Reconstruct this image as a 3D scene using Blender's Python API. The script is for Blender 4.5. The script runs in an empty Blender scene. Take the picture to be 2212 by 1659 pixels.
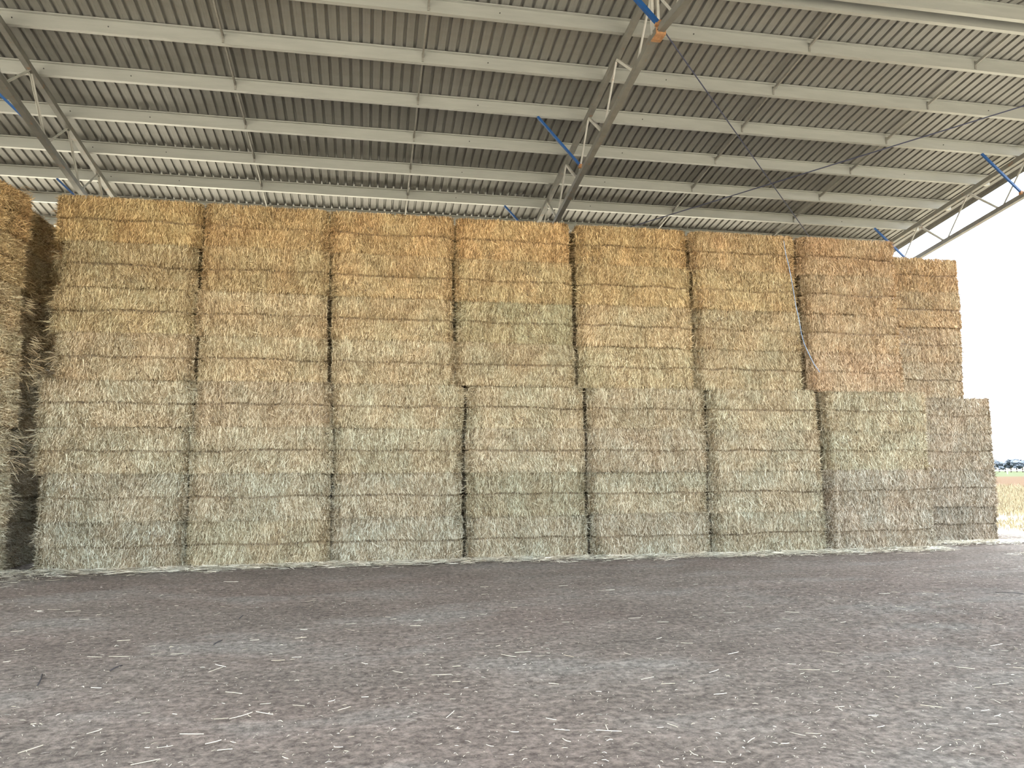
import bpy, bmesh, math, random
import numpy as np
from mathutils import Matrix, Vector

random.seed(7)
rng = np.random.default_rng(11)
scn = bpy.context.scene
COL = scn.collection

# ------------------------------------------------------------------ camera
FPX, IW, IH = 1650.0, 2212.0, 1659.0
PITCH, YAW, ROLL = math.radians(6.567), math.radians(10.773), math.radians(-0.297)
CAM_Z = 1.606
def cam_axes():
    fwd = np.array([math.sin(YAW), math.cos(YAW), 0.0]); right = np.array([math.cos(YAW), -math.sin(YAW), 0.0]); up = np.array([0, 0, 1.0])
    f2 = fwd*math.cos(PITCH) + up*math.sin(PITCH); u2 = up*math.cos(PITCH) - fwd*math.sin(PITCH)
    return right*math.cos(ROLL) + u2*math.sin(ROLL), u2*math.cos(ROLL) - right*math.sin(ROLL), f2
AX_R, AX_U, AX_F = cam_axes()
cd = bpy.data.cameras.new('camera'); cam = bpy.data.objects.new('camera', cd); COL.objects.link(cam)
cd.sensor_width = 36.0; cd.lens = 36.0*FPX/IW; cd.clip_start = 0.05; cd.clip_end = 3000
m = Matrix.Identity(4)
for i in range(3):
    m[i][0] = AX_R[i]; m[i][1] = AX_U[i]; m[i][2] = -AX_F[i]
m[2][3] = CAM_Z
cam.matrix_world = m
scn.camera = cam
def ray(x, y):
    return AX_R*((x-IW/2)/FPX) + AX_U*((IH/2-y)/FPX) + AX_F
def on_ground(x, y):          # a measured floor position, metres
    d = ray(x, y); t = -CAM_Z/d[2]; return d*t + np.array([0, 0, CAM_Z])
def on_depth(x, y, Y):        # a measured position on the bale front
    d = ray(x, y); return d*(Y/d[1]) + np.array([0, 0, CAM_Z])

# ------------------------------------------------------------------ sky, sun, exposure
w = bpy.data.worlds.new('sky'); scn.world = w; w.use_nodes = True
nt = w.node_tree; nt.nodes.clear()
N = nt.nodes.new; L = nt.links.new
out = N('ShaderNodeOutputWorld'); bg = N('ShaderNodeBackground'); tc = N('ShaderNodeTexCoord')
mp = N('ShaderNodeMapping'); mp.inputs['Scale'].default_value = (1.6, 1.6, 4.5)
nz = N('ShaderNodeTexNoise'); nz.inputs['Scale'].default_value = 1.3; nz.inputs['Detail'].default_value = 6
cr = N('ShaderNodeValToRGB'); cr.color_ramp.elements[0].position = 0.30; cr.color_ramp.elements[1].position = 0.55
cr.color_ramp.elements[0].color = (0.62, 0.82, 1.0, 1); cr.color_ramp.elements[1].color = (1.0, 1.0, 1.0, 1)
L(tc.outputs['Generated'], mp.inputs['Vector']); L(mp.outputs['Vector'], nz.inputs['Vector'])
L(nz.outputs['Fac'], cr.inputs['Fac']); L(cr.outputs['Color'], bg.inputs['Color']); bg.inputs['Strength'].default_value = 2.1
L(bg.outputs['Background'], out.inputs['Surface'])
sd = bpy.data.lights.new('sun', 'SUN'); sd.energy = 5.0; sd.angle = math.radians(0.6); sd.color = (1.0, 0.965, 0.90)
so = bpy.data.objects.new('sun', sd); COL.objects.link(so)
so.rotation_euler = Vector((0.22, 0.34, -1.0)).to_track_quat('-Z', 'Y').to_euler(); so.location = (-6, -10, 30)
vs = scn.view_settings
vs.view_transform = 'Standard'; vs.look = 'None'; vs.gamma = 1.0; vs.use_curve_mapping = False; vs.exposure = 1.95
scn.cycles.max_bounces = 4; scn.cycles.diffuse_bounces = 3; scn.cycles.glossy_bounces = 2; scn.cycles.transmission_bounces = 2
scn.cycles.use_denoising = True; scn.cycles.use_adaptive_sampling = True; scn.cycles.adaptive_threshold = 0.08; scn.cycles.adaptive_min_samples = 16
scn.cycles.caustics_reflective = False; scn.cycles.caustics_refractive = False

# ------------------------------------------------------------------ materials
def new_mat(name):
    mt = bpy.data.materials.new(name); mt.use_nodes = True; t = mt.node_tree; b = t.nodes['Principled BSDF']
    return mt, t, b
def noise(t, vec, scale, detail=4, rough=0.55):
    n = t.nodes.new('ShaderNodeTexNoise'); n.inputs['Scale'].default_value = scale; n.inputs['Detail'].default_value = detail; n.inputs['Roughness'].default_value = rough
    if vec is not None: t.links.new(vec, n.inputs['Vector'])
    return n.outputs['Fac']
def ramp(t, fac, stops):
    r = t.nodes.new('ShaderNodeValToRGB'); e = r.color_ramp.elements
    while len(e) < len(stops): e.new(0.5)
    for k, (p, c) in enumerate(stops):
        e[k].position = p; e[k].color = (*c, 1)
    t.links.new(fac, r.inputs['Fac']); return r.outputs['Color']
def mix(t, fac, a, b, mode='MIX'):
    n = t.nodes.new('ShaderNodeMix'); n.data_type = 'RGBA'; n.blend_type = mode
    for sock, v in ((n.inputs[0], fac), (n.inputs[6], a), (n.inputs[7], b)):
        if isinstance(v, (int, float)): sock.default_value = v
        elif isinstance(v, tuple): sock.default_value = (*v, 1)
        else: t.links.new(v, sock)
    return n.outputs[2]
def coord(t, kind='Object', scale=None):
    c = t.nodes.new('ShaderNodeTexCoord').outputs[kind]
    if scale:
        mpn = t.nodes.new('ShaderNodeMapping'); mpn.inputs['Scale'].default_value = scale
        t.links.new(c, mpn.inputs['Vector']); return mpn.outputs['Vector']
    return c
def bump(t, b, h, strength, dist):
    n = t.nodes.new('ShaderNodeBump'); n.inputs['Strength'].default_value = strength; n.inputs['Distance'].default_value = dist
    t.links.new(h, n.inputs['Height']); t.links.new(n.outputs['Normal'], b.inputs['Normal'])

def straw_material(name, use_tone, stops):
    mt, t, b = new_mat(name)
    if use_tone:
        a = t.nodes.new('ShaderNodeAttribute'); a.attribute_name = 'tone'; f = a.outputs['Fac']
    else:
        f = noise(t, coord(t, 'Object', (60, 60, 12)), 1.0, 5, 0.7)
    c = ramp(t, f, stops)
    oi = t.nodes.new('ShaderNodeObjectInfo')
    c = mix(t, 1.0, c, oi.outputs['Color'], 'MULTIPLY')
    # patches of greyer and redder straw within a bale
    geo = t.nodes.new('ShaderNodeNewGeometry')
    p = noise(t, geo.outputs['Position'], 1.9, 3)
    pf = ramp(t, p, [(0.38, (0, 0, 0)), (0.62, (1, 1, 1))])
    c = mix(t, pf, mix(t, 1.0, c, (0.965, 1.0, 0.99), 'MULTIPLY'), mix(t, 1.0, c, (1.04, 0.995, 0.94), 'MULTIPLY'))
    t.links.new(c, b.inputs['Base Color']); b.inputs['Roughness'].default_value = 0.55; b.inputs['Specular IOR Level'].default_value = 0.35
    return mt
M = {}
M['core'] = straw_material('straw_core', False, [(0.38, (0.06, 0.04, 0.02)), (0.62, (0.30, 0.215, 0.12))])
M['straw'] = straw_material('straw_stalk', True, [(0.0, (0.13, 0.085, 0.042)), (0.30, (0.34, 0.255, 0.155)), (0.65, (0.57, 0.465, 0.32)), (1.0, (0.88, 0.79, 0.62))])
M['litter'] = straw_material('loose_straw', True, [(0.0, (0.40, 0.36, 0.28)), (0.5, (0.62, 0.585, 0.49)), (1.0, (0.88, 0.86, 0.77))])

def metal(name, col, rough, metallic, var=0.12, scale=(1.2, 9, 9), rust=0.0):
    mt, t, b = new_mat(name)
    n = noise(t, coord(t, 'Object', scale), 1.0, 6, 0.6)
    lo = tuple(c*(1-var) for c in col); hi = tuple(min(1, c*(1+var)) for c in col)
    c = ramp(t, n, [(0.3, lo), (0.7, hi)])
    if rust:
        rn = noise(t, coord(t, 'Object', (3, 3, 3)), 2.0, 6, 0.7)
        rf = ramp(t, rn, [(0.62-rust*0.3, (0, 0, 0)), (0.75-rust*0.3, (1, 1, 1))])
        c = mix(t, rf, c, (0.33, 0.15, 0.06))
    t.links.new(c, b.inputs['Base Color']); b.inputs['Roughness'].default_value = rough; b.inputs['Metallic'].default_value = metallic
    return mt
M['sheet'] = metal('galvanised_sheet', (0.24, 0.236, 0.218), 0.45, 0.30, 0.06)
M['purlin'] = metal('galvanised_purlin', (0.41, 0.415, 0.385), 0.45, 0.35, 0.08)
M['truss'] = metal('truss_steel', (0.21, 0.205, 0.185), 0.5, 0.3, 0.15, (4, 4, 4), 0.06)
M['strut'] = metal('strut_steel', (0.58, 0.57, 0.53), 0.5, 0.3, 0.12, (4, 4, 4), 0.10)
M['bridge'] = metal('bridging_steel', (0.30, 0.29, 0.26), 0.5, 0.4, 0.12)
M['blue'] = metal('blue_paint', (0.007, 0.07, 0.24), 0.45, 0.0, 0.15)
M['rust'] = metal('rusty_plate', (0.40, 0.21, 0.10), 0.6, 0.1, 0.35, (14, 14, 14))
M['rod'] = metal('dark_rod', (0.05, 0.055, 0.10), 0.5, 0.2, 0.1)
M['bolt'] = metal('dark_bolt', (0.04, 0.04, 0.04), 0.6, 0.2, 0.1)
M['twine'] = metal('blue_twine', (0.30, 0.42, 0.62), 0.8, 0.0, 0.2)
M['twig'] = metal('dark_twig', (0.035, 0.032, 0.035), 0.8, 0.0, 0.2, (30, 30, 30))
M['bark'] = metal('bark', (0.16, 0.13, 0.10), 0.9, 0.0, 0.2)
M['leaf'] = metal('haze_blue_leaf', (0.050, 0.066, 0.088), 0.8, 0.0, 0.3, (1, 1, 1))  # distance haze is mixed into the leaf colour as blue
M['white'] = metal('white_fence', (0.5, 0.5, 0.5), 0.6, 0.0, 0.05)

mt, t, b = new_mat('dirt_floor'); M['dirt'] = mt
P = coord(t, 'Object'); Ps = coord(t, 'Object', (0.55, 1.0, 1))
c = ramp(t, noise(t, Ps, 0.9, 6, 0.6), [(0.30, (0.155, 0.136, 0.120)), (0.52, (0.198, 0.174, 0.154)), (0.74, (0.245, 0.221, 0.200))])
mauve = ramp(t, noise(t, Ps, 0.33, 3), [(0.42, (0, 0, 0)), (0.62, (1, 1, 1))])
c = mix(t, mauve, c, mix(t, 1.0, c, (1.0, 0.955, 0.955), 'MULTIPLY'))
grey = ramp(t, noise(t, coord(t, 'Object', (0.4, 0.8, 1)), 1.1, 4), [(0.52, (0, 0, 0)), (0.66, (1, 1, 1))])
c = mix(t, grey, c, (0.222, 0.208, 0.190))
c = mix(t, 0.8, c, ramp(t, noise(t, P, 16, 7, 0.75), [(0.38, (0.45, 0.44, 0.43)), (0.50, (1.0, 1.0, 1.0)), (0.62, (1.6, 1.59, 1.56))]), 'MULTIPLY')
c = mix(t, 0.7, c, ramp(t, noise(t, coord(t, 'Object', (2.2, 6, 2)), 1.6, 6, 0.65), [(0.35, (0.74, 0.73, 0.72)), (0.65, (1.22, 1.21, 1.20))]), 'MULTIPLY')
fl = ramp(t, noise(t, coord(t, 'Object', (34, 90, 34)), 1.0, 2, 0.5), [(0.70, (0, 0, 0)), (0.76, (1, 1, 1))])
c = mix(t, fl, c, (0.52, 0.47, 0.38))
t.links.new(c, b.inputs['Base Color']); b.inputs['Roughness'].default_value = 0.95; b.inputs['Specular IOR Level'].default_value = 0.15
bump(t, b, noise(t, P, 11, 9, 0.72), 0.8, 0.06)

mt, t, b = new_mat('dry_field'); M['field'] = mt
P = coord(t, 'Object')
c = ramp(t, noise(t, P, 0.5, 6, 0.65), [(0.3, (0.34, 0.305, 0.235)), (0.7, (0.46, 0.42, 0.335))])
sx = t.nodes.new('ShaderNodeSeparateXYZ'); t.links.new(P, sx.inputs[0])
# paddock strips further out: stubble, red-brown crop, green strip
def band(v, a0, a1):
    mr = t.nodes.new('ShaderNodeMapRange'); mr.interpolation_type = 'SMOOTHSTEP'
    mr.inputs['From Min'].default_value = a0; mr.inputs['From Max'].default_value = a1
    t.links.new(v, mr.inputs['Value']); return mr.outputs['Result']
mxn = t.nodes.new('ShaderNodeMath'); mxn.operation = 'MAXIMUM'; t.links.new(band(sx.outputs['X'], 19, 27), mxn.inputs[0]); t.links.new(band(sx.outputs['Y'], 45, 60), mxn.inputs[1]); pmx = mxn.outputs[0]
c = mix(t, pmx, c, ramp(t, noise(t, P, 0.5, 6, 0.65), [(0.3, (0.070, 0.057, 0.032)), (0.7, (0.105, 0.088, 0.052))]))
c = mix(t, band(sx.outputs['Y'], 60, 70), c, ramp(t, noise(t, P, 0.25, 4), [(0.3, (0.043, 0.025, 0.012)), (0.7, (0.060, 0.037, 0.018))]))
c = mix(t, band(sx.outputs['Y'], 150, 165), c, (0.040, 0.050, 0.022))
t.links.new(c, b.inputs['Base Color']); b.inputs['Roughness'].default_value = 0.95; b.inputs['Specular IOR Level'].default_value = 0.1
bump(t, b, noise(t, P, 6, 8, 0.7), 0.6, 0.05)

mt, t, b = new_mat('dry_grass'); M['grass'] = mt
a = t.nodes.new('ShaderNodeAttribute'); a.attribute_name = 'tone'
t.links.new(ramp(t, a.outputs['Fac'], [(0.0, (0.075, 0.055, 0.028)), (0.5, (0.125, 0.102, 0.058)), (1.0, (0.19, 0.165, 0.10))]), b.inputs['Base Color']); b.inputs['Roughness'].default_value = 0.8

# ------------------------------------------------------------------ helpers
def link(name, me, mat=None, parent=None, **props):
    o = bpy.data.objects.new(name, me); COL.objects.link(o)
    if mat is not None and me is not None and len(me.materials) == 0: me.materials.append(mat)
    if parent is not None: o.parent = parent
    for k, v in props.items(): o[k] = v
    return o
def empty(name, loc=(0, 0, 0), **props):
    o = bpy.data.objects.new(name, None); COL.objects.link(o); o.location = loc; o.empty_display_size = 0.2
    for k, v in props.items(): o[k] = v
    return o
def mesh_from(name, verts, faces, smooth=False):
    me = bpy.data.meshes.new(name); me.from_pydata([tuple(v) for v in verts], [], faces); me.update()
    if smooth: me.polygons.foreach_set('use_smooth', [True]*len(me.polygons))
    return me
def box_mesh(name, lo, hi, bev=0.0):
    bm = bmesh.new(); bmesh.ops.create_cube(bm, size=1)
    for v in bm.verts:
        for k in range(3): v.co[k] = lo[k] + (v.co[k]+0.5)*(hi[k]-lo[k])
    if bev: bmesh.ops.bevel(bm, geom=list(bm.edges), offset=bev, segments=1, affect='EDGES')
    me = bpy.data.meshes.new(name); bm.to_mesh(me); bm.free(); return me
def bar_mesh(name, p, q, wx, wz, side=(1, 0, 0), section='box', th=0.006):
    """straight bar from p to q; wx along side, wz across; box, angle or channel section"""
    p = np.array(p, float); q = np.array(q, float); d = q-p; d = d/np.linalg.norm(d)
    s = np.array(side, float); s = s - d*np.dot(s, d); s = s/np.linalg.norm(s); u = np.cross(d, s)
    a, h = wx/2, wz/2
    if section == 'box': prof = [(-a, -h), (a, -h), (a, h), (-a, h)]
    elif section == 'angle': prof = [(-a, -h), (a, -h), (a, -h+th), (-a+th, -h+th), (-a+th, h), (-a, h)]
    elif section == 'channel': prof = [(-a, -h), (a, -h), (a, -h+th), (-a+th, -h+th), (-a+th, h-th), (a, h-th), (a, h), (-a, h)]
    else:
        n = 10; prof = [(a*math.cos(2*math.pi*k/n), a*math.sin(2*math.pi*k/n)) for k in range(n)]
    n = len(prof); vs_ = [p + s*x + u*y for x, y in prof] + [q + s*x + u*y for x, y in prof]
    fs = [(k, (k+1) % n, n+(k+1) % n, n+k) for k in range(n)] + [tuple(range(n-1, -1, -1)), tuple(range(n, 2*n))]
    me = mesh_from(name, vs_, fs)
    bm = bmesh.new(); bm.from_mesh(me); bmesh.ops.recalc_face_normals(bm, faces=bm.faces); bm.to_mesh(me); bm.free()
    return me
def tube_mesh(name, pts, r, n=6):
    pts = [np.array(p, float) for p in pts]; vs_, fs = [], []
    for i, p in enumerate(pts):
        d = pts[min(i+1, len(pts)-1)] - pts[max(i-1, 0)]; d = d/np.linalg.norm(d)
        s = np.cross(d, [0.3, 0.2, 0.93]); s = s/np.linalg.norm(s); u = np.cross(d, s)
        for k in range(n):
            a_ = 2*math.pi*k/n; vs_.append(p + r*(s*math.cos(a_) + u*math.sin(a_)))
    for i in range(len(pts)-1):
        for k in range(n): fs.append((i*n+k, i*n+(k+1) % n, (i+1)*n+(k+1) % n, (i+1)*n+k))
    fs += [tuple(range(n-1, -1, -1)), tuple((len(pts)-1)*n+k for k in range(n))]
    return mesh_from(name, vs_, fs, True)
def ribbons(name, P0, P1, P2, Wd, tone, mat):
    """many curved straw blades: three points each, Wd half-width vectors, tone colour 0..1"""
    n = len(P0); co = np.empty((n, 6, 3))
    co[:, 0] = P0-Wd*0.7; co[:, 1] = P0+Wd*0.7; co[:, 2] = P1-Wd; co[:, 3] = P1+Wd; co[:, 4] = P2-Wd*0.6; co[:, 5] = P2+Wd*0.6
    base = (np.arange(n)*6)[:, None]
    fs = np.concatenate([base+np.array([0, 1, 3, 2]), base+np.array([2, 3, 5, 4])], 1).reshape(-1, 4)
    me = bpy.data.meshes.new(name)
    me.vertices.add(n*6); me.vertices.foreach_set('co', co.reshape(-1).astype(np.float32))
    me.loops.add(fs.size); me.loops.foreach_set('vertex_index', fs.reshape(-1).astype(np.int32))
    me.polygons.add(len(fs)); me.polygons.foreach_set('loop_start', np.arange(0, fs.size, 4).astype(np.int32)); me.polygons.foreach_set('loop_total', np.full(len(fs), 4, np.int32))
    me.update(calc_edges=True); me.validate()
    at = me.attributes.new('tone', 'FLOAT', 'POINT'); at.data.foreach_set('value', np.repeat(tone, 6).astype(np.float32))
    me.materials.append(mat); return me
def field2(u, v, seed, k=5, f0=2.0):
    r = np.random.default_rng(seed); o = np.zeros_like(u)
    for i in range(k):
        a_ = r.uniform(0, 6.28); f = f0*(1.6**i); o += np.sin((u*math.cos(a_)+v*math.sin(a_))*f + r.uniform(0, 6.28))/(i*0.5+1)
    return o/2.0
ORD = ['first', 'second', 'third', 'fourth', 'fifth', 'sixth', 'seventh', 'eighth', 'ninth', 'tenth']

# ------------------------------------------------------------------ ground and floor
g = link('ground', mesh_from('ground', [(-900, -700, -0.09), (1500, -700, -0.09), (1500, 1500, -0.09), (-900, 1500, -0.09)], [(0, 1, 2, 3)]), M['field'], kind='structure', label='dry straw-coloured paddock around the shed', category='ground')
def floor_height(X, Y):
    h = 0.012*field2(X, Y, 3, 6, 0.7) + 0.006*field2(X, Y, 4, 5, 5.0) + 0.003*field2(X, Y, 9, 4, 14.0)
    tread = np.exp(-((X-6.0)/2.6)**2 - ((Y-7.6)/2.2)**2)        # lug marks of a tractor tyre
    h += 0.016*tread*np.sin(X*15+Y*9+1.2*field2(X, Y, 5, 3, 1.5))*np.sin(X*6-Y*15)
    tr2 = np.exp(-((X+3.0-0.2*Y)/0.9)**2)*0.5 + np.exp(-((X-0.6-0.25*Y)/0.8)**2)*0.5
    h += 0.010*tr2*np.sin(Y*16+X*5)
    return h
XS = np.arange(-14, 17.01, 0.085); YS = np.arange(-2.5, 20.51, 0.085)
GX, GY = np.meshgrid(XS, YS)
GZ = floor_height(GX, GY)
edge = np.minimum.reduce([GX-XS[0], XS[-1]-GX, GY-YS[0], YS[-1]-GY]); GZ -= 0.12*np.clip(1-edge/1.5, 0, 1)**2
nx, ny = len(XS), len(YS)
idx = np.arange(nx*ny).reshape(ny, nx)
fq = np.stack([idx[:-1, :-1], idx[:-1, 1:], idx[1:, 1:], idx[1:, :-1]], -1).reshape(-1, 4)
fm = bpy.data.meshes.new('floor'); fm.vertices.add(nx*ny); fm.vertices.foreach_set('co', np.stack([GX, GY, GZ], -1).reshape(-1).astype(np.float32))
fm.loops.add(fq.size); fm.loops.foreach_set('vertex_index', fq.reshape(-1).astype(np.int32)); fm.polygons.add(len(fq))
fm.polygons.foreach_set('loop_start', np.arange(0, fq.size, 4).astype(np.int32)); fm.polygons.foreach_set('loop_total', np.full(len(fq), 4, np.int32)); fm.update(calc_edges=True)
fm.polygons.foreach_set('use_smooth', [True]*len(fq))
link('floor', fm, M['dirt'], kind='structure', label='trodden grey-brown dirt floor strewn with straw', category='floor')

# ------------------------------------------------------------------ shed frame
S = 8.8; TANS = math.tan(math.radians(7.807)); RIDGE = 9.98; EAVE_B = 20.25; EAVE_F = 2*RIDGE-EAVE_B
def roof_z(Y): return CAM_Z + S - TANS*RIDGE - TANS*abs(Y-RIDGE)
XT = [-5.61, 4.05, 13.81]; X0, X1 = -15.3, 14.15
PUR = [10.13, 11.11, 12.31, 13.53, 14.75, 15.97, 17.12, 18.25, 19.45]

roof = empty('ceiling', (0, 0, 0), kind='structure', label='underside of the ribbed galvanised shed roof', category='roof')
PITCHX = 0.178; NR = 4
def sheet_profile():
    pr = []
    for r in range(NR):
        x = r*PITCHX
        pr += [(x, 0), (x+0.040, 0), (x+0.043, 0.0012), (x+0.080, 0.0012), (x+0.083, 0), (x+0.118, 0), (x+0.129, 0.038), (x+0.165, 0.038), (x+0.176, 0.0)]
    pr.append((NR*PITCHX+0.010, 0)); return pr
pr = sheet_profile(); npf = len(pr)
def sheet_mesh(name, Ya, Yb):
    vs_ = [(x, Ya, roof_z(Ya)+z) for x, z in pr] + [(x, Yb, roof_z(Yb)+z) for x, z in pr]
    return mesh_from(name, vs_, [(k, k+1, npf+k+1, npf+k) for k in range(npf-1)])
sb, sf = sheet_mesh('roof_sheet_back', RIDGE+0.02, EAVE_B), sheet_mesh('roof_sheet_front', RIDGE-0.02, EAVE_F)
sb.materials.append(M['sheet']); sf.materials.append(M['sheet'])
x = X0; k = 0
while x < X1-0.05:
    for me in (sb, sf):
        o = link('roof_sheet', me, None, roof); o.location = (x, 0, 0.0015*(k % 2))
    x += NR*PITCHX; k += 1
XEND = x
cap = mesh_from('ridge_cap', [(X0, RIDGE-0.25, roof_z(RIDGE-0.25)+0.045), (XEND, RIDGE-0.25, roof_z(RIDGE-0.25)+0.045), (XEND, RIDGE, roof_z(RIDGE)+0.06), (X0, RIDGE, roof_z(RIDGE)+0.06), (X0, RIDGE+0.25, roof_z(RIDGE+0.25)+0.045), (XEND, RIDGE+0.25, roof_z(RIDGE+0.25)+0.045)], [(0, 1, 2, 3), (3, 2, 5, 4)])
link('ridge_cap', cap, M['sheet'], roof)
# barge flashing along the open gable end
for nm, Ya, Yb in (('trim_1', RIDGE, EAVE_B), ('trim_2', RIDGE, EAVE_F)):
    z0, z1 = roof_z(Ya), roof_z(Yb); e = XEND
    vs_ = [(e-0.10, Ya, z0+0.05), (e+0.03, Ya, z0+0.05), (e+0.03, Ya, z0-0.10), (e+0.024, Ya, z0-0.10), (e+0.024, Ya, z0+0.044), (e-0.10, Ya, z0+0.044)]
    vs_ += [(a_, Yb, c_-z0+z1) for a_, _, c_ in vs_]
    link(nm, mesh_from(nm, vs_, [(q, (q+1) % 6, 6+(q+1) % 6, 6+q) for q in range(6)]), M['bridge'], kind='structure', label='dark barge flashing along the open gable edge', category='trim')

PD, PF = 0.205, 0.075          # purlin depth, flange
def purlin_mesh(name, flip=1):
    th = 0.004; f = PF*flip
    # Z section: top flange towards the doorway side, bottom flange away
    prof = [(-f, -0.018), (-f, 0), (0.0+th*flip, 0), (0.0+th*flip, -PD+th), (f, -PD+th), (f, -PD+0.02), (f+th*flip, -PD+0.02), (f+th*flip, -PD), (0, -PD), (0, -th), (-f+th*flip, -th), (-f+th*flip, -0.018)]
    n = len(prof); vs_ = [(X0, y, z) for y, z in prof] + [(X1, y, z) for y, z in prof]
    me = mesh_from(name, vs_, [(q, (q+1) % n, n+(q+1) % n, n+q) for q in range(n)] + [tuple(range(n-1, -1, -1)), tuple(range(n, 2*n))])
    bm = bmesh.new(); bm.from_mesh(me); bmesh.ops.recalc_face_normals(bm, faces=bm.faces); bm.to_mesh(me); bm.free(); me.materials.append(M['purlin']); return me
pm = purlin_mesh('purlin'); bolt = None
bolt = bar_mesh('bolt', (0, -0.012, 0), (0, 0.004, 0), 0.018, 0.018, (1, 0, 0), 'round'); bolt.materials.append(M['bolt'])
for i, Y in enumerate(PUR):
    where = 'beside the ridge' if i == 0 else ('last before the back eave, behind the bales' if i == len(PUR)-1 else ORD[i]+' down the slope from the ridge')
    o = link('purlin', pm, None, None, label='long galvanised roof purlin, '+where, category='purlin', group='purlins under the back roof slope')
    o.location = (0, Y, roof_z(Y)-0.002)
    for bx in [XT[0]+1.5, XT[1]-2.1, XT[1]+1.15, XT[2]-1.9, XT[0]+0.12, XT[1]+0.12]:
        if i in (0, len(PUR)-1): continue
        q = link('bolt', bolt, None, o); q.location = (bx, 0, -0.10)
o = link('purlin', purlin_mesh('purlin_front', 1), None, None, label='galvanised purlin on the near side of the ridge, just above the back ridge purlin', category='purlin')
o.location = (0, 2*RIDGE-PUR[0], roof_z(PUR[0])-0.002)

# bridging lines between purlins
for n_, bxp in enumerate([XT[0]+3.22, XT[0]+6.44, XT[1]+3.25, XT[1]+6.50, XT[0]-3.3]):
    if n_ == 4: continue
    e = empty('bridging_line', (bxp, PUR[0], roof_z(PUR[0])-0.1), label='line of thin steel bridging struts between purlins, '+['nearest the bay of the left frame', 'just left of the middle frame', 'just right of the middle frame', 'nearest the open gable frame'][n_], category='bridging', group='bridging lines under the roof')
    for a_, b_ in zip(PUR[:-1], PUR[1:]):
        pa = np.array([0, a_+0.006-PUR[0], roof_z(a_)-roof_z(PUR[0])]); pb = np.array([0, b_-0.004-PUR[0], roof_z(b_)-roof_z(PUR[0])])
        link('strut', bar_mesh('bridging_strut', pa, pb, 0.028, 0.05, (1, 0, 0), 'channel', 0.003), M['bridge'], e)
        link('end_bracket', box_mesh('end_bracket', (-0.016, b_-0.016-PUR[0], pb[2]-0.095), (0.016, b_-0.002-PUR[0], pb[2]+0.06)), M['bridge'], e)

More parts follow.
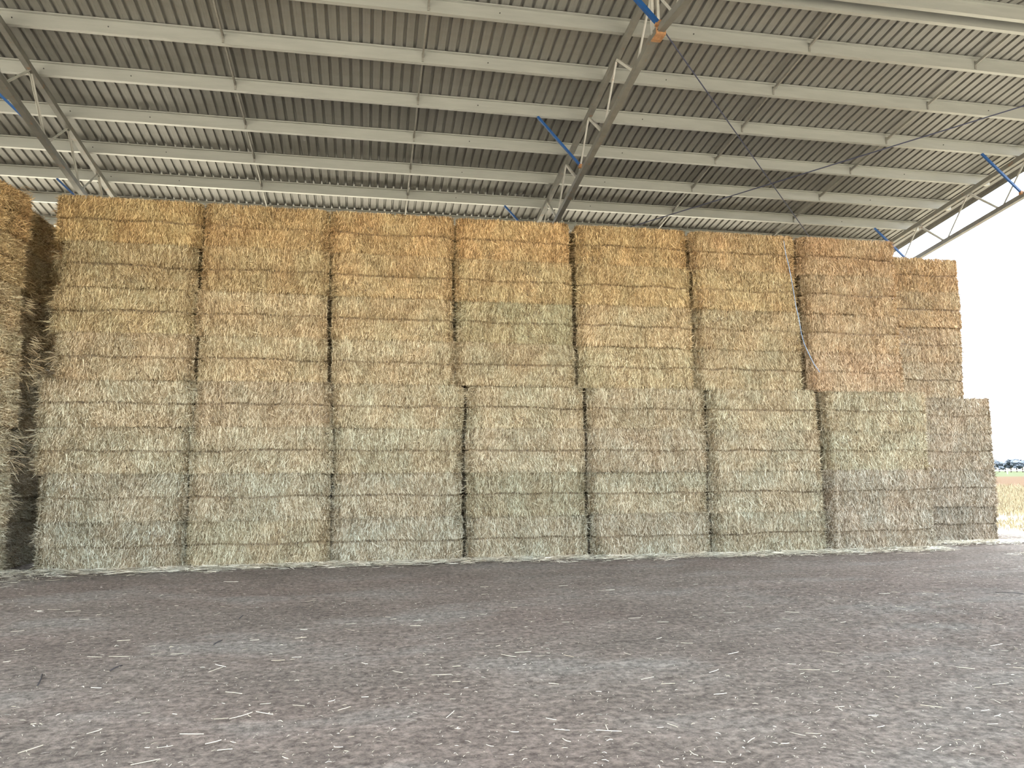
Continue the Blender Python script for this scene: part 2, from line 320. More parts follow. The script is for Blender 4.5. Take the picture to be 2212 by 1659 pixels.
# trusses
TN = [9.95+1.69*k_ for k_ in range(7)]; BN = [10.77+1.684*k_ for k_ in range(6)]
DEPTH = 1.09
def chord_z(Y, dn): return roof_z(Y) - PD - dn
FLY = [PUR[0], PUR[3], PUR[6]]
TLAB = ['lattice steel roof truss at the left, above the first bale columns', 'lattice steel roof truss in the middle with a rusty splice plate at its apex', 'lattice steel truss at the open gable end against the sky']
def truss(i, X):
    z0 = 0.0
    tr = empty('roof_truss', (X, EAVE_B-0.1, 0), label=TLAB[i], category='truss', group='steel roof trusses')
    oy = EAVE_B-0.1
    def P3(Y, z, dx=0): return (dx, Y-oy, z)
    tz = lambda Y: chord_z(Y, 0.055); bz = lambda Y: roof_z(Y) - DEPTH
    for sgn in (1, -1):
        mir = lambda Y: RIDGE + sgn*(Y-RIDGE)
        end = EAVE_B-0.2
        link('top_chord', bar_mesh('top_chord', P3(mir(RIDGE), tz(RIDGE)), P3(mir(end), tz(end)), 0.09, 0.10, (1, 0, 0)), M['truss'], tr)
        link('bottom_chord', bar_mesh('bottom_chord', P3(mir(RIDGE+0.0), bz(RIDGE)), P3(mir(end), bz(end)), 0.10, 0.10, (1, 0, 0), 'box'), M['truss'], tr)
        nodes = []
        for kk in range(6):
            T_, B_, T2 = TN[kk], BN[kk], TN[kk+1]
            if sgn < 0 and kk > 4: break
            link('web_strut', bar_mesh('web_strut', P3(mir(T_), tz(T_)-0.03), P3(mir(B_-0.06), bz(B_)+0.03), 0.035, 0.045, (1, 0, 0), 'angle'), M['strut'], tr)
            link('web_strut', bar_mesh('web_strut', P3(mir(B_+0.06), bz(B_)+0.03), P3(mir(T2), tz(T2)-0.03), 0.045, 0.045, (1, 0, 0), 'angle'), M['strut'], tr)
    for dx in (-0.045, 0.045):
        link('apex_post', bar_mesh('apex_post', P3(RIDGE-0.05, bz(RIDGE), dx), P3(RIDGE-0.05, tz(RIDGE), dx), 0.04, 0.05, (1, 0, 0)), M['strut'], tr)
    pl = link('splice_plate', box_mesh('splice_plate', (-0.075, RIDGE-oy-0.27, bz(RIDGE)-0.105), (0.075, RIDGE-oy-0.255, bz(RIDGE)+0.10), 0.004), M['rust'], tr, label='rusty bolted splice plate')
    link('splice_base', box_mesh('splice_base', (-0.075, RIDGE-oy-0.27, bz(RIDGE)-0.12), (0.075, RIDGE-oy-0.05, bz(RIDGE)-0.105), 0.004), M['rust'], tr)
    for dx in (-0.05, 0.05):
        q = link('bolt', bolt, None, tr); q.location = (dx, RIDGE-oy-0.272, bz(RIDGE)-0.06)
    for fy in FLY:
        apex = fy == PUR[0]; big = 0.06 if apex else 0.042
        ys, ye = (RIDGE-0.42, RIDGE-0.30) if apex else (fy+0.03, fy+(0.20, 0.20, 0.0)[i])
        fb = link('fly_brace', bar_mesh('fly_brace', P3(ys, roof_z(ys)-PD, -0.95), P3(ye, bz(ye)+0.07, -0.07), big, big, (0, 1, 0), 'angle'), M['blue'], tr, label='blue painted brace from purlin to bottom chord')
        link('cleat', box_mesh('cleat', (-0.10, ye-oy-0.03, bz(ye)+0.02), (-0.02, ye-oy+0.03, bz(ye)+0.09)), M['rust'], fb)
    link('column', box_mesh('column', (-0.1, -0.1, -0.3), (0.1, 0.1, bz(EAVE_B)+0.5), 0.006), M['truss'], tr)
    link('column', box_mesh('column', (-0.1, EAVE_F-oy+0.1, -0.3), (0.1, EAVE_F-oy+0.3, bz(EAVE_B)+0.5), 0.006), M['truss'], tr)
    return tr
for i, X in enumerate(XT): truss(i, X)
# wind-bracing rods under the purlins of the open bay
def rod_z(Y): return roof_z(Y)-0.255
link('brace_rod', bar_mesh('brace_rod', (4.10, 10.41, rod_z(10.41)), (13.75, 20.14, rod_z(20.14)), 0.022, 0.022, (1, 0, 0), 'round'), M['rod'], None, label='thin dark brace rod running from the middle truss apex down behind the bales', category='brace rod')
link('brace_rod', bar_mesh('brace_rod', (13.75, 10.27, rod_z(10.27)-0.03), (4.12, 20.02, rod_z(20.02)-0.03), 0.024, 0.024, (1, 0, 0), 'round'), M['rod'], None, label='thin dark brace rod running up to the open gable end, crossing the other rod', category='brace rod')

# ------------------------------------------------------------------ straw bales
BW, BD, BH = 2.4, 1.2, 0.8
def core_mesh(seed, groove):
    bm = bmesh.new(); r = 0.10; nx_, ny_, nz_ = 26, 8, 14
    bmesh.ops.create_cube(bm, size=2.0)
    bmesh.ops.subdivide_edges(bm, edges=[e for e in bm.edges if abs(e.verts[0].co.x-e.verts[1].co.x) > 1], cuts=nx_, use_grid_fill=True)
    bmesh.ops.subdivide_edges(bm, edges=[e for e in bm.edges if abs(e.verts[0].co.z-e.verts[1].co.z) > 1], cuts=nz_, use_grid_fill=True)
    bmesh.ops.subdivide_edges(bm, edges=[e for e in bm.edges if abs(e.verts[0].co.y-e.verts[1].co.y) > 1], cuts=ny_, use_grid_fill=True)
    co = np.array([v.co[:] for v in bm.verts]); hx, hy, hz = BW/2-0.03, BD/2-0.03, BH/2-0.004
    p = co*np.array([hx, hy, hz]); inner = np.clip(p, -np.array([hx-r, hy-r, hz-r]), np.array([hx-r, hy-r, hz-r]))
    d = p-inner; ln = np.linalg.norm(d, axis=1, keepdims=True)
    p = np.where(ln > r, inner + d/np.maximum(ln, 1e-6)*r, p)
    gz = np.exp(-(p[:, 2]/0.022)**2)*0.045*groove
    side = np.clip(np.abs(co[:, 1]), 0, 1) > 0.999
    p[:, 1] -= np.where(side, np.sign(p[:, 1])*gz, 0)
    endm = np.abs(co[:, 0]) > 0.999
    p[:, 0] -= np.where(endm, np.sign(p[:, 0])*gz, 0)
    nn = field2(p[:, 0]*1.0+p[:, 1], p[:, 2], seed, 6, 4.0)
    p[:, 1] += np.where(side, nn*0.012, 0); p[:, 0] += np.where(endm, nn*0.02, 0)
    p += np.array([0, BD/2, BH/2])
    for v, q in zip(bm.verts, p): v.co = q
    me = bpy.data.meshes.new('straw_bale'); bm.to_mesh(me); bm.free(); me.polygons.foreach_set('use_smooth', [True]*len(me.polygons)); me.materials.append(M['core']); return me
def fringe_mesh(seed, groove, front_rough=1.0):
    r = np.random.default_rng(seed)
    A = [[], [], [], [], []]
    def face(n, UL, org, du, dn, rough):
        org, du, dn = np.array(org, float), np.array(du, float), np.array(dn, float); dv = np.array([0, 0, 1.0])
        nc = n//3
        cu = np.repeat(r.uniform(0.0, UL, nc), 3) + r.normal(0, 0.016, nc*3); cv = np.repeat(r.uniform(0.0, BH, nc), 3) + r.normal(0, 0.03, nc*3)
        cu = np.clip(cu, 0.005, UL-0.005)
        nn = nc*3
        ca = np.repeat(r.normal(0, 0.20 if rough < 1.5 else 0.9, nc), 3)
        ang = 0.30*rough*field2(cu, cv, seed+3, 5, 3.0) + ca + r.normal(0, 0.14, nn) + np.where(r.random(nn) < 0.09, r.uniform(-1.4, 1.4, nn), 0)
        Ls = np.clip(r.lognormal(math.log(0.088), 0.40, nn), 0.04, 0.24)
        top = cv > BH/2
        w1 = 0.022*field2(cu, cu*0, seed+21, 6, 4.0); w2 = 0.012*field2(cu, cu*0, seed+22, 5, 6.0)
        lo = np.where(top, BH/2+0.018+w1, -0.004+w2); hi = np.where(top, BH+0.012+w2, BH/2-0.018+w1)
        stray = r.random(nn) < 0.14 + 0.30*(1-groove)
        lo = np.where(stray, -0.02, lo); hi = np.where(stray, BH+0.03, hi)
        ext = np.abs(np.cos(ang))*Ls/2; mid = (lo+hi)/2; cv = np.clip(cv, np.minimum(lo+ext, mid), np.maximum(hi-ext, mid))
        off = 0.014*field2(cu, cv, seed+5, 5, 4.0) - 0.022*(1-np.clip(np.minimum(cv, BH-cv)/0.07, 0, 1)) - 0.034*groove*np.exp(-((cv-BH/2-w1)/0.035)**2)
        off -= 0.13*(1-np.clip(np.minimum(cu, UL-cu)/0.19, 0, 1))**2
        dirv = np.cos(ang)[:, None]*dv + np.sin(ang)[:, None]*du
        sgn = np.where(r.random(nn) < 0.7, -1, 1)[:, None]; dirv = dirv*sgn
        deep = r.random(nn)
        C = org + cu[:, None]*du + cv[:, None]*dv + (off+0.026*deep-0.010)[:, None]*dn
        l0 = r.uniform(-0.012, 0.004, nn)[:, None]; l1 = (r.uniform(-0.004, 0.016, nn))[:, None]; l2 = (np.abs(r.normal(0, 0.022, nn))*rough)[:, None]
        bend = r.normal(0, 0.010, nn)[:, None]
        sv = np.cross(dirv, dn)
        p0 = C - dirv*Ls[:, None]*0.5 + dn*l0; p1 = C + dn*l1 + sv*bend; p2 = C + dirv*Ls[:, None]*0.5 + dn*(l1*0.5+l2)
        wd = (r.gamma(4.0, 0.00058, nn)+0.0011)[:, None]*(sv + dn*r.normal(0, 0.55, nn)[:, None])
        A[0].append(p0); A[1].append(p1); A[2].append(p2); A[3].append(wd)
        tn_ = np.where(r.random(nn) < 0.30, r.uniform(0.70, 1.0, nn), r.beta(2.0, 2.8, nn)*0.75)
        A[4].append(np.clip(tn_ + 0.10*field2(cu, cv, seed+8, 4, 6.0) - 0.38*np.exp(-((cv-BH/2-w1)/0.04)**2)*groove - 0.30*(1-np.clip(np.minimum(cv, BH-cv)/0.05, 0, 1)), 0, 1))  # shade in the crease and at the bale joints painted into the strand tone
    face(13800, BW, (-BW/2, 0.03, 0), (1, 0, 0), (0, -1, 0), front_rough)
    face(3900, BD, (-BW/2+0.03, BD, 0), (0, -1, 0), (-1, 0, 0), 2.0)
    face(3900, BD, (BW/2-0.03, 0, 0), (0, 1, 0), (1, 0, 0), 2.0)
    # top edge
    n = 900; u = r.uniform(-BW/2, BW/2, n); v = np.abs(r.normal(0, 0.10, n)); a_ = r.uniform(0, 6.28, n); ll = r.uniform(0.04, 0.10, n)
    C = np.stack([u, 0.02+v, np.full(n, BH-0.01)], 1); d = np.stack([np.cos(a_)*0.8, np.sin(a_)*0.5-0.3, r.uniform(-0.1, 0.5, n)], 1)
    A[0].append(C-d*ll[:, None]*0.4); A[1].append(C+np.array([0, 0, 0.004])); A[2].append(C+d*ll[:, None]*0.6)
    sv = np.cross(d, [0, -0.6, 0.8]); sv /= np.linalg.norm(sv, axis=1, keepdims=True)+1e-6; A[3].append(sv*r.uniform(0.002, 0.005, n)[:, None]); A[4].append(r.beta(2, 2, n))
    return ribbons('loose_straw', *[np.concatenate(x_) for x_ in A[:4]], np.concatenate(A[4]), M['straw'])
NV = 10
GRV = [1.0, 0.5, 0.8, 0.25, 1.1, 0.7, 0.9, 0.4, 1.0, 0.65]
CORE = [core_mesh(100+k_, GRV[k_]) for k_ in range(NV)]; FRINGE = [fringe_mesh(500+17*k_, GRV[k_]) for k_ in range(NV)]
CORE += [CORE[0], CORE[5]]; FRINGE += [fringe_mesh(820, 0.5, 1.9), fringe_mesh(860, 0.4, 1.9)]   # the ragged side of a bale
def tuft_mesh(seed, n=60):
    r = np.random.default_rng(seed)
    th = r.uniform(0, 6.28, n); sp = np.abs(r.normal(0, 0.62, n)); d = np.stack([np.cos(sp), np.sin(sp)*np.cos(th), np.sin(sp)*np.sin(th)*0.9-0.08], 1)
    ll = r.uniform(0.14, 0.34, n)[:, None]; o_ = np.stack([np.full(n, -0.05), r.normal(0, 0.10, n), r.normal(0, 0.11, n)], 1)
    sv = np.cross(d, r.normal(0, 1, (n, 3))); sv /= np.linalg.norm(sv, axis=1, keepdims=True)
    p2 = o_+d*ll; p2[:, 2] -= 0.03*r.random(n)
    return ribbons('straw_tuft', o_, o_+d*ll*0.55, p2, sv*r.uniform(0.002, 0.0045, n)[:, None], r.beta(2.5, 1.8, n), M['straw'])
TUFT = [tuft_mesh(900+k_) for k_ in range(3)]
def bale(loc, width, tint, label, group, rz=0.0, var=None, tilt=0.0):
    k_ = random.randrange(NV) if var is None else var
    o = link('straw_bale', CORE[k_], None, None, label=label, category='bale', group=group)
    fx = random.choice((-1, 1))
    o.location = loc; o.rotation_euler = (0, tilt, rz); o.scale = (width/BW*fx, 1, 1); o.color = (*tint, 1)
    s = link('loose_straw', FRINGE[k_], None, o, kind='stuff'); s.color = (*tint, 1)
    return o
def tuft(parent, loc, rz, ry=0.0, sc=1.0, k_=0):
    o = link('straw_tuft', TUFT[k_ % 3], None, parent, kind='stuff'); o.color = parent.color
    # placed in world terms, stored relative to its bale
    mw = Matrix.Translation(loc) @ Matrix.Rotation(rz, 4, 'Z') @ Matrix.Rotation(ry, 4, 'Y') @ Matrix.Scale(sc, 4)
    pm_ = Matrix.LocRotScale(parent.location, parent.rotation_euler, parent.scale)
    o.matrix_local = pm_.inverted() @ mw
    return o
DW = 13.93
ROWY_L = [475, 578, 673, 766, 865, 970, 1075, 1180]; ROWY_R = [560, 643, 727, 811, 894, 978, 1060, 1145]
EDGES = [  # (right edge of the column, left edge of the next) at each layer from the top
    [(None, 122), (None, 130), (None, 112), (None, 117), (None, 84), (None, 74), (None, 80), (None, 74)],
    [(431, 443), (424, 440), (416, 424), (418, 427), (414, 424), (405, 414), (400, 411), (397, 405)],
    [(706, 718), (707, 717), (704, 717), (705, 718), (712, 722), (713, 725), (708, 718), (706, 718)],
    [(978, 989), (976, 991), (979, 991), (985, 990), (999, 1013), (996, 1009), (999, 1010), (999, 1011)],
    [(1232, 1249), (1234, 1252), (1239, 1254), (1240, 1259), (1262, 1277), (1264, 1276), (1264, 1279), (1271, 1281)],
    [(1486, 1501), (1490, 1502), (1493, 1506), (1500, 1508), (1523, 1534), (1525, 1538), (1529, 1541), (1538, 1548)],
    [(1717, 1729), (1724, 1739), (1731, 1745), (1737, 1750), (1768, 1786), (1772, 1786), (1778, 1792), (1785, 1792)],
    [(1937, None), (1939, None), (1946, None), (1957, None), (2003, None), (2010, None), (2012, None), (2022, None)]]
ROW_LIGHT_TINTS = [(1.14, 0.98, 0.70), (1.10, 1.0, 0.77), (1.04, 1.0, 0.86), (1.0, 0.995, 0.90), (0.92, 0.955, 0.93), (0.86, 0.915, 0.92), (0.78, 0.855, 0.89), (0.70, 0.785, 0.84)]  # warm bounce above, dimmer cool light below, painted into the bales by row
TONE = ['golden', 'golden', 'tan', 'tan', 'pale', 'pale', 'greyish', 'greyish']
LAYER = ['top layer', 'second layer from the top', 'third layer from the top', 'fourth layer from the top', 'fourth layer from the ground', 'third layer from the ground', 'second layer from the ground', 'ground layer']
CNAME = ['first column from the dark gap', 'second column from the dark gap', 'third column from the dark gap', 'middle column of seven', 'third column from the open end', 'second column from the open end', 'last column before the set-back end']
SPECIAL = {(3, 2): (0.97, 1.0, 0.88), (0, 1): (1.02, 0.985, 0.80), (6, 0): (1.10, 0.93, 0.78), (6, 1): (1.06, 0.94, 0.80), (5, 0): (1.12, 0.94, 0.74), (6, 2): (1.03, 0.93, 0.83), (6, 3): (1.0, 0.93, 0.86), (3, 6): (0.72, 0.79, 0.78), (2, 7): (0.68, 0.76, 0.82), (6, 7): (0.69, 0.75, 0.83), (6, 6): (0.76, 0.80, 0.87), (1, 7): (0.72, 0.785, 0.79)}  # odd bales' own colour, over the same painted row light
WALL = {}
for c_ in range(7):
    for j in range(8):
        ym = ROWY_L[j] + (ROWY_R[j]-ROWY_L[j])*c_/6.0
        xl = on_depth(EDGES[c_][j][1], ym, DW)[0]; xr = on_depth(EDGES[c_+1][j][0], ym, DW)[0]
        tn = SPECIAL.get((c_, j), ROW_LIGHT_TINTS[j]); q = 1+random.uniform(-0.05, 0.05); tn = tuple(v*q*(1+random.uniform(-0.015, 0.015)) for v in tn)
        dy = random.uniform(-0.045, 0.045)
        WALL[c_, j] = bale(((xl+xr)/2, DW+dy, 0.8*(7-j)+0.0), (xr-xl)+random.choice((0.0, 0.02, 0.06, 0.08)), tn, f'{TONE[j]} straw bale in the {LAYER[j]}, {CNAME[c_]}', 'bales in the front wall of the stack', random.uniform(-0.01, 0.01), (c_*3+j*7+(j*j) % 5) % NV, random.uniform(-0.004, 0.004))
# set-back end column
END = [(1941, 2076), (1943, 2080), (1950, 2086), (1955, 2088), (2012, 2146), (2012, 2150), (2014, 2156), (2020, 2164)]
ENDY = [597, 672, 748, 820, 893, 970, 1052, 1132]
for j in range(8):
    Yd = 14.92; xr = on_depth(END[j][1], ENDY[j], Yd)[0]; wdt = 2.35; tn = ROW_LIGHT_TINTS[j]
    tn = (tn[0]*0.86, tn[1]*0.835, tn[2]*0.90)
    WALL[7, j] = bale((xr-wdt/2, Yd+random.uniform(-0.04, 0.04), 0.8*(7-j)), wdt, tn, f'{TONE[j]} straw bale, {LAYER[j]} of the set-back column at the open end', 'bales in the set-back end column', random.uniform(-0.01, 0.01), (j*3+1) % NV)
# wing stack at the corner: its long side faces across the bale wall
for j in range(8):
    dx = [0.02, 0.03, 0.0, 0.03, 0.06, -0.04, -0.02, 0.02][j]
    WALL[8, j] = bale((-6.01+dx, 13.08, 0.8*(7-j)), 2.4, tuple(v*1.2 for v in ROW_LIGHT_TINTS[j]), f'{TONE[j]} straw bale, {LAYER[j]} of the corner stack at far left', 'bales in the corner stack', math.pi/2-0.15+random.uniform(-0.03, 0.03), NV + j % 2)  # brighter tint stands in for light this side lacks
    o = bale((-6.02+random.uniform(-0.04, 0.04), 15.55, 0.8*(7-j)), 2.4, ROW_LIGHT_TINTS[j], f'shadowed straw bale in the {LAYER[j]}, deep inside the dark gap', 'bales deep inside the dark gap', math.pi/2, NV + (j+1) % 2)
# second row where the corner gap shows it, then the rest of the stack as one mass
for j in range(8):
    bale((-4.15-(0.5 if j in (1, 2, 6) else 0.0), 15.28, 0.8*(7-j)), 2.42, ROW_LIGHT_TINTS[j], f'shadowed straw bale, {LAYER[j]}, second row behind the first column', 'second-row bales beside the dark gap', 0, j % NV)
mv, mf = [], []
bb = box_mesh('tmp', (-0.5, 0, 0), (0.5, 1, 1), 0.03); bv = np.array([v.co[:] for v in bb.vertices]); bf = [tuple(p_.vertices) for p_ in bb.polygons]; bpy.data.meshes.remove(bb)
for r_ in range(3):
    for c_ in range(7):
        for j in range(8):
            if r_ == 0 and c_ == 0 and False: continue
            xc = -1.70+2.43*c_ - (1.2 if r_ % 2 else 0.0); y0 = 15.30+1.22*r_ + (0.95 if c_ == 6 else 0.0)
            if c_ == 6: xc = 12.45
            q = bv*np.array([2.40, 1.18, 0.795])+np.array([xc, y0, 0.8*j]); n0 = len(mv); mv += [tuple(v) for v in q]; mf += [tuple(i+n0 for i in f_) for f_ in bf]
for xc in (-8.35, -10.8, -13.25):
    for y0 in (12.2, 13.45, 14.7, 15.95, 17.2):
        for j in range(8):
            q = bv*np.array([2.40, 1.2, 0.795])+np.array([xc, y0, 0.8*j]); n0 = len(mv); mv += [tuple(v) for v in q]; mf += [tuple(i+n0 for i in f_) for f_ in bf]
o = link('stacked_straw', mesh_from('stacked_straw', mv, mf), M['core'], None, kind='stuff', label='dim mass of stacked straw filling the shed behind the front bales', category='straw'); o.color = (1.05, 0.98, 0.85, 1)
# bristling tufts at the corners
for k_, (key, x_, y_, Yd, rz_, sc_) in enumerate([((8, 3), 70, 745, 14.25, 0.2, 1.1), ((8, 3), 62, 800, 14.25, -0.2, 1.2), ((8, 4), 30, 880, 14.25, 0.1, 1.0), ((8, 5), 32, 950, 14.25, 0.0, 1.2), ((8, 5), 22, 1010, 14.25, -0.3, 1.2), ((8, 0), 48, 420, 14.2, 0.2, 0.9), ((8, 2), 60, 660, 14.2, 0.1, 0.9), ((8, 6), 20, 1090, 14.25, 0.1, 0.9),
        ((0, 2), 118, 655, 14.05, 3.3, 0.9), ((0, 2), 116, 700, 14.05, 3.0, 1.0), ((0, 3), 122, 780, 14.05, 3.1, 0.9), ((0, 4), 92, 825, 14.05, 3.3, 1.1), ((0, 4), 94, 880, 14.05, 3.1, 0.9), ((0, 5), 82, 950, 14.05, 3.2, 1.0), ((0, 5), 80, 995, 14.05, 3.0, 0.9), ((0, 7), 78, 1160, 14.05, 3.1, 0.7), ((0, 1), 128, 560, 14.05, 3.2, 0.7),
        ((7, 4), 2138, 905, 15.2, 0.1, 1.2), ((7, 5), 2142, 960, 15.2, -0.1, 1.1), ((7, 2), 2076, 735, 15.2, 0.2, 1.1), ((7, 1), 2070, 680, 15.2, 0.0, 0.8), ((7, 2), 2076, 760, 15.2, -0.2, 0.8), ((7, 7), 2152, 1150, 15.2, 0.0, 0.8), ((7, 6), 2150, 1085, 15.2, 0.1, 0.8),
        ((3, 2), 998, 680, 13.97, 3.4, 0.7), ((3, 3), 996, 720, 13.97, 3.2, 0.7), ((3, 4), 1008, 850, 13.97, 3.2, 0.6), ((4, 2), 1256, 690, 13.97, 3.1, 0.6), ((6, 4), 1790, 890, 13.97, 3.2, 0.7)]):
    tuft(WALL[key], on_depth(x_, y_, Yd), rz_, 0.3, sc_*0.75, k_)
# blue twine trailing over the second column from the open end
tp = [(1693, 520), (1697, 548), (1703, 570), (1709, 600), (1714, 628), (1719, 660), (1726, 690), (1731, 720), (1737, 742), (1748, 766), (1758, 786), (1771, 804)]
link('baling_twine', tube_mesh('baling_twine', [on_depth(a_, b_, DW-0.07) for a_, b_ in tp], 0.007), M['twine'], WALL[5, 1], label='pale blue loose twine trailing down the bales')
tw = bpy.data.objects['baling_twine']; tw.parent = None; tw['label'] = 'pale blue loose twine trailing down the joint between two bale columns'; tw['category'] = 'twine'

# ------------------------------------------------------------------ loose straw on the floor
def lying(name, X, Y, ll, wd, tone, mat, zoff=0.006, zj=0.01, ang=None):
    n = len(X); a_ = rng.uniform(0, 6.28, n) if ang is None else ang
    Z = floor_height(X, Y)+zoff+rng.uniform(0, zj, n)
    d = np.stack([np.cos(a_), np.sin(a_), rng.normal(0, 0.06, n)], 1); C = np.stack([X, Y, Z], 1)
    sv = np.stack([-np.sin(a_), np.cos(a_), rng.normal(0, 0.3, n)], 1)
    bend = sv*rng.normal(0, 0.06, n)[:, None]*ll[:, None]
    return ribbons(name, C-d*ll[:, None]/2, C+bend+np.array([0, 0, 0.003]), C+d*ll[:, None]/2, sv*wd[:, None], tone, mat)
n = 15000
X = rng.uniform(-6.5, 14.3, n); base_y = np.where(X > 11.55, 14.92, DW)
Y = base_y + 0.06 - np.abs(rng.normal(0, 0.27, n)) - 0.12*field2(X, X*0, 77, 4, 1.5)*rng.random(n)
link('straw_litter', lying('straw_litter', X, Y, rng.uniform(0.05, 0.22, n), rng.uniform(0.002, 0.006, n), rng.beta(2.6, 1.4, n), M['litter'], 0.008, 0.07, rng.normal(0, 0.7, n)), None, None, kind='stuff', label='pale band of loose straw along the foot of the bales', category='straw')
n = 1400
X = np.concatenate([rng.normal(-5.9, 0.7, 900), rng.normal(15.2, 0.9, 500)]); Y = np.concatenate([rng.normal(13.4, 0.6, 900), rng.normal(15.9, 0.8, 500)])
link('straw_litter', lying('corner_litter', X, Y, rng.uniform(0.05, 0.2, n), rng.uniform(0.002, 0.005, n), rng.beta(2.2, 1.8, n), M['litter'], 0.006, 0.03, rng.normal(0, 0.8, n)), None, None, kind='stuff', label='loose straw spilled at the two ends of the bale wall', category='straw')
n = 9000
Y = 3.6 + 9.6*rng.random(n)**1.1; X = rng.uniform(-0.75, 1.0, n)*(Y+1.5)
link('straw_litter', lying('chaff', X, Y, rng.uniform(0.008, 0.045, n), rng.uniform(0.0008, 0.0028, n), rng.beta(2.4, 1.6, n), M['litter'], 0.003, 0.004), None, None, kind='stuff', label='fine chaff scattered over the dirt floor', category='straw')
n = 160; X = rng.normal(12.6, 0.35, n); Y = rng.normal(12.6, 0.12, n)
link('straw_litter', lying('wisp', X, Y, rng.uniform(0.06, 0.25, n), rng.uniform(0.002, 0.004, n), rng.beta(2.4, 1.6, n), M['litter'], 0.006, 0.03, rng.normal(0, 0.6, n)), None, None, kind='stuff', label='small wisp of straw on the floor near the set-back column', category='straw')

STK = []
for k_ in range(6):
    # radius is kept as a unit so each stalk sets its own thickness
    r = random.Random(40+k_); b_ = r.uniform(-0.08, 0.08); pts = [(-0.5, 0), (-0.15, b_*0.7), (0.2, b_), (0.5, b_*0.1)]
    vs_, fs = [], []
    for i, (px, py) in enumerate(pts):
        for q in range(5):
            a_ = 2*math.pi*q/5; vs_.append((px, py*0.0+math.cos(a_)*0.5+b_*0, math.sin(a_)*0.5+0.5))
    for i in range(3):
        for q in range(5): fs.append((i*5+q, i*5+(q+1) % 5, (i+1)*5+(q+1) % 5, (i+1)*5+q))
    fs += [(4, 3, 2, 1, 0), (15, 16, 17, 18, 19)]
    for i in range(4):
        for q in range(5):
            v = vs_[i*5+q]; vs_[i*5+q] = (v[0], v[1] + 30*pts[i][1], v[2])
    me = mesh_from('straw_stalk', vs_, fs, True); me.materials.append(M['litter'])
    at = me.attributes.new('tone', 'FLOAT', 'POINT'); at.data.foreach_set('value', np.full(len(vs_), 0.15+0.12*k_, np.float32)); STK.append(me)
KNOWN = [(188, 1420, 220, 1421), (235, 1419, 282, 1419), (252, 1386, 281, 1384), (187, 1588, 220, 1577), (388, 1590, 440, 1590), (443, 1609, 478, 1600), (282, 1655, 346, 1642), (38, 1628, 93, 1610), (487, 1496, 523, 1500), (495, 1557, 545, 1542), (553, 1541, 590, 1547), (465, 1438, 488, 1443), (586, 1428, 615, 1427), (730, 1533, 757, 1525), (1112, 1409, 1147, 1407), (1083, 1414, 1115, 1419), (1287, 1575, 1343, 1578), (1308, 1561, 1318, 1577), (977, 1439, 995, 1438), (977, 1473, 995, 1472), (1185, 1472, 1207, 1474), (1215, 1593, 1233, 1600), (964, 1550, 981, 1535), (1104, 1580, 1121, 1580), (1988, 1524, 2035, 1529), (1804, 1529, 1824, 1527), (1615, 1602, 1630, 1592), (1490, 1617, 1508, 1627), (2138, 1396, 2165, 1391), (1532, 1453, 1552, 1446), (1428, 1473, 1458, 1472), (2015, 1618, 2032, 1608), (469, 1622, 502, 1619), (540, 1386, 560, 1384), (483, 1257, 515, 1257), (196, 1489, 219, 1490), (1218, 1413, 1240, 1418), (1540, 1643, 1568, 1645), (1400, 1580, 1406, 1583), (1884, 1619, 1890, 1626)]
def put_stalk(o, p, q, th):
    d = q-p; ln = max(0.03, math.hypot(d[0], d[1])); c_ = (p+q)/2
    o.location = (c_[0], c_[1], float(floor_height(np.array([c_[0]]), np.array([c_[1]]))[0])+0.003); o.rotation_euler = (0, 0, math.atan2(d[1], d[0])); o.scale = (ln, th, th)
for k_, (a_, b_, c_, d_) in enumerate(KNOWN):
    o = link('straw_stalk', STK[k_ % 6], None, None, label='single pale straw stalk lying loose on the dirt floor', category='straw stalk', group='loose straw stalks on the floor')
    put_stalk(o, on_ground(a_, b_), on_ground(c_, d_), 0.0048)
for k_ in range(250):
    Y_ = 4.3+7.5*random.random()**1.2; X_ = random.uniform(-0.55, 0.92)*(Y_+0.5); a_ = random.gauss(0, 0.7); ln = random.choice((0.03, 0.05, 0.07, 0.09, 0.13))*random.uniform(0.8, 1.3)
    o = link('straw_stalk', STK[k_ % 6], None, None, label='single pale straw stalk lying loose on the dirt floor', category='straw stalk', group='loose straw stalks on the floor')
    p_ = np.array([X_, Y_, 0.0]); dd = np.array([math.cos(a_), math.sin(a_), 0])*ln/2; put_stalk(o, p_-dd, p_+dd, random.uniform(0.0025, 0.005))
TW = [((81, 1483, 91, 1459), 'short dark twig standing out on the floor near the lower left corner'), ((238, 1454, 263, 1443), 'dark twig on the floor above the paired pale stalks'), ((462, 1395, 480, 1386), 'small dark twig lying beside a short pale stalk'), ((517, 1338, 525, 1331), 'tiny dark twig well back on the floor'), ((2150, 1281, 2212, 1284), 'long thin dark twig at the edge of the floor by the open end')]
for q, lab in TW:
    p_, r_ = on_ground(*q[:2]), on_ground(*q[2:]); z_ = float(floor_height(np.array([p_[0]]), np.array([p_[1]]))[0])+0.012
    p_[2] = z_; r_[2] = z_
    link('twig', tube_mesh('twig', [p_, p_*0.6+r_*0.4+np.array([0.004, 0.01, 0.005]), r_], 0.004 if q[0] > 2000 else 0.006), M['twig'], None, label=lab, category='twig')

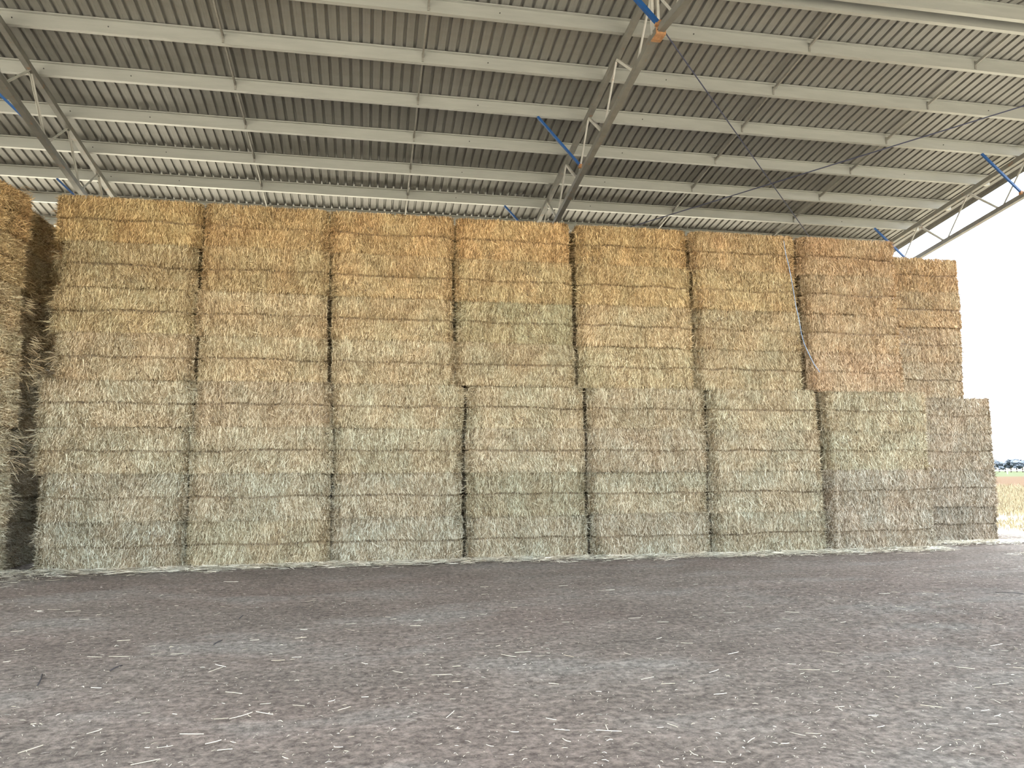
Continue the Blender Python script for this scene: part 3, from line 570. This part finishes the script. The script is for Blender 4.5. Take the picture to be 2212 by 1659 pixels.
# ------------------------------------------------------------------ paddock beyond the open end
n = 60000
R_ = 12 + 62*rng.random(n)**1.5; th = np.radians(rng.uniform(28, 66, n))
X = 8 + R_*np.cos(th)*0.98; Y = 6+R_*np.sin(th)
keep = (X > 17.5) & (X-14 > 0.25*(22-Y)) & (np.abs((Y-X*0.25)-17.5) > 0.7)
X, Y = X[keep], Y[keep]; n = len(X)
hh = rng.uniform(0.10, 0.32, n)*(0.6+np.clip((X-18)/25, 0, 1.0)); a_ = rng.uniform(0, 6.28, n); lean = rng.normal(0, 0.25, (n, 2))*hh[:, None]
p0 = np.stack([X, Y, np.full(n, -0.1)], 1); p2 = p0+np.stack([lean[:, 0], lean[:, 1], hh], 1); p1 = p0+np.stack([lean[:, 0]*0.3, lean[:, 1]*0.3, hh*0.55], 1)
wd = np.stack([np.cos(a_), np.sin(a_), 0*a_], 1)*rng.uniform(0.003, 0.008, n)[:, None]*(1+R_[keep]/40)[:, None]
link('grass', ribbons('dry_grass', p0, p1, p2, wd, rng.beta(2.5, 1.6, n), M['grass']), None, None, kind='stuff', label='tall dry grass in the paddock beyond the open end', category='grass')
# far white fence
fe = empty('paddock_fence', (250, 240, -0.09), label='thin white fence line far across the paddock', category='fence')
fdir = np.array([0.72, -0.69, 0]); 
link('rail', bar_mesh('rail', fdir*-70+np.array([0, 0, 1.15]), fdir*40+np.array([0, 0, 1.15]), 0.14, 0.16, (0, 0, 1)), M['white'], fe)
pmesh = box_mesh('fence_post', (-0.12, -0.12, 0), (0.12, 0.12, 1.35)); pmesh.materials.append(M['white'])
for k_ in range(-9, 6):
    q = link('post', pmesh, None, fe); q.location = tuple(fdir*(k_*8))
# tree line
def crown_mesh(seed):
    r = random.Random(seed); bm = bmesh.new()
    for k_ in range(20):
        c_ = Vector((r.uniform(-2.6, 2.6), r.uniform(-2.0, 2.0), r.uniform(2.6, 6.6))); s_ = r.uniform(0.6, 1.4)
        bmesh.ops.create_icosphere(bm, subdivisions=2, radius=s_, matrix=Matrix.Translation(c_))
    for v in bm.verts: v.co += Vector((r.gauss(0, 0.22), r.gauss(0, 0.22), r.gauss(0, 0.22)))
    me = bpy.data.meshes.new('crown'); bm.to_mesh(me); bm.free(); me.materials.append(M['leaf']); return me
CR = [crown_mesh(k_) for k_ in range(4)]
TRK = tube_mesh('trunk', [(0, 0, -0.2), (0.1, 0, 2.0), (0, 0.1, 4.6)], 0.28, 8); TRK.materials.append(M['bark'])
for k_ in range(14):
    ang_ = math.radians(42.5+4.0*k_/13); rr = random.uniform(520, 600)
    tr = empty('tree', (rr*math.sin(ang_), rr*math.cos(ang_), -0.09), label='small hazy gum tree in the far line beyond the paddock', category='tree', group='trees on the far horizon')
    s_ = random.uniform(0.8, 1.25); tr.scale = (s_*1.4, s_*1.4, s_); tr.rotation_euler = (0, 0, random.uniform(0, 6))
    link('crown', CR[k_ % 4], None, tr); link('trunk', TRK, None, tr)
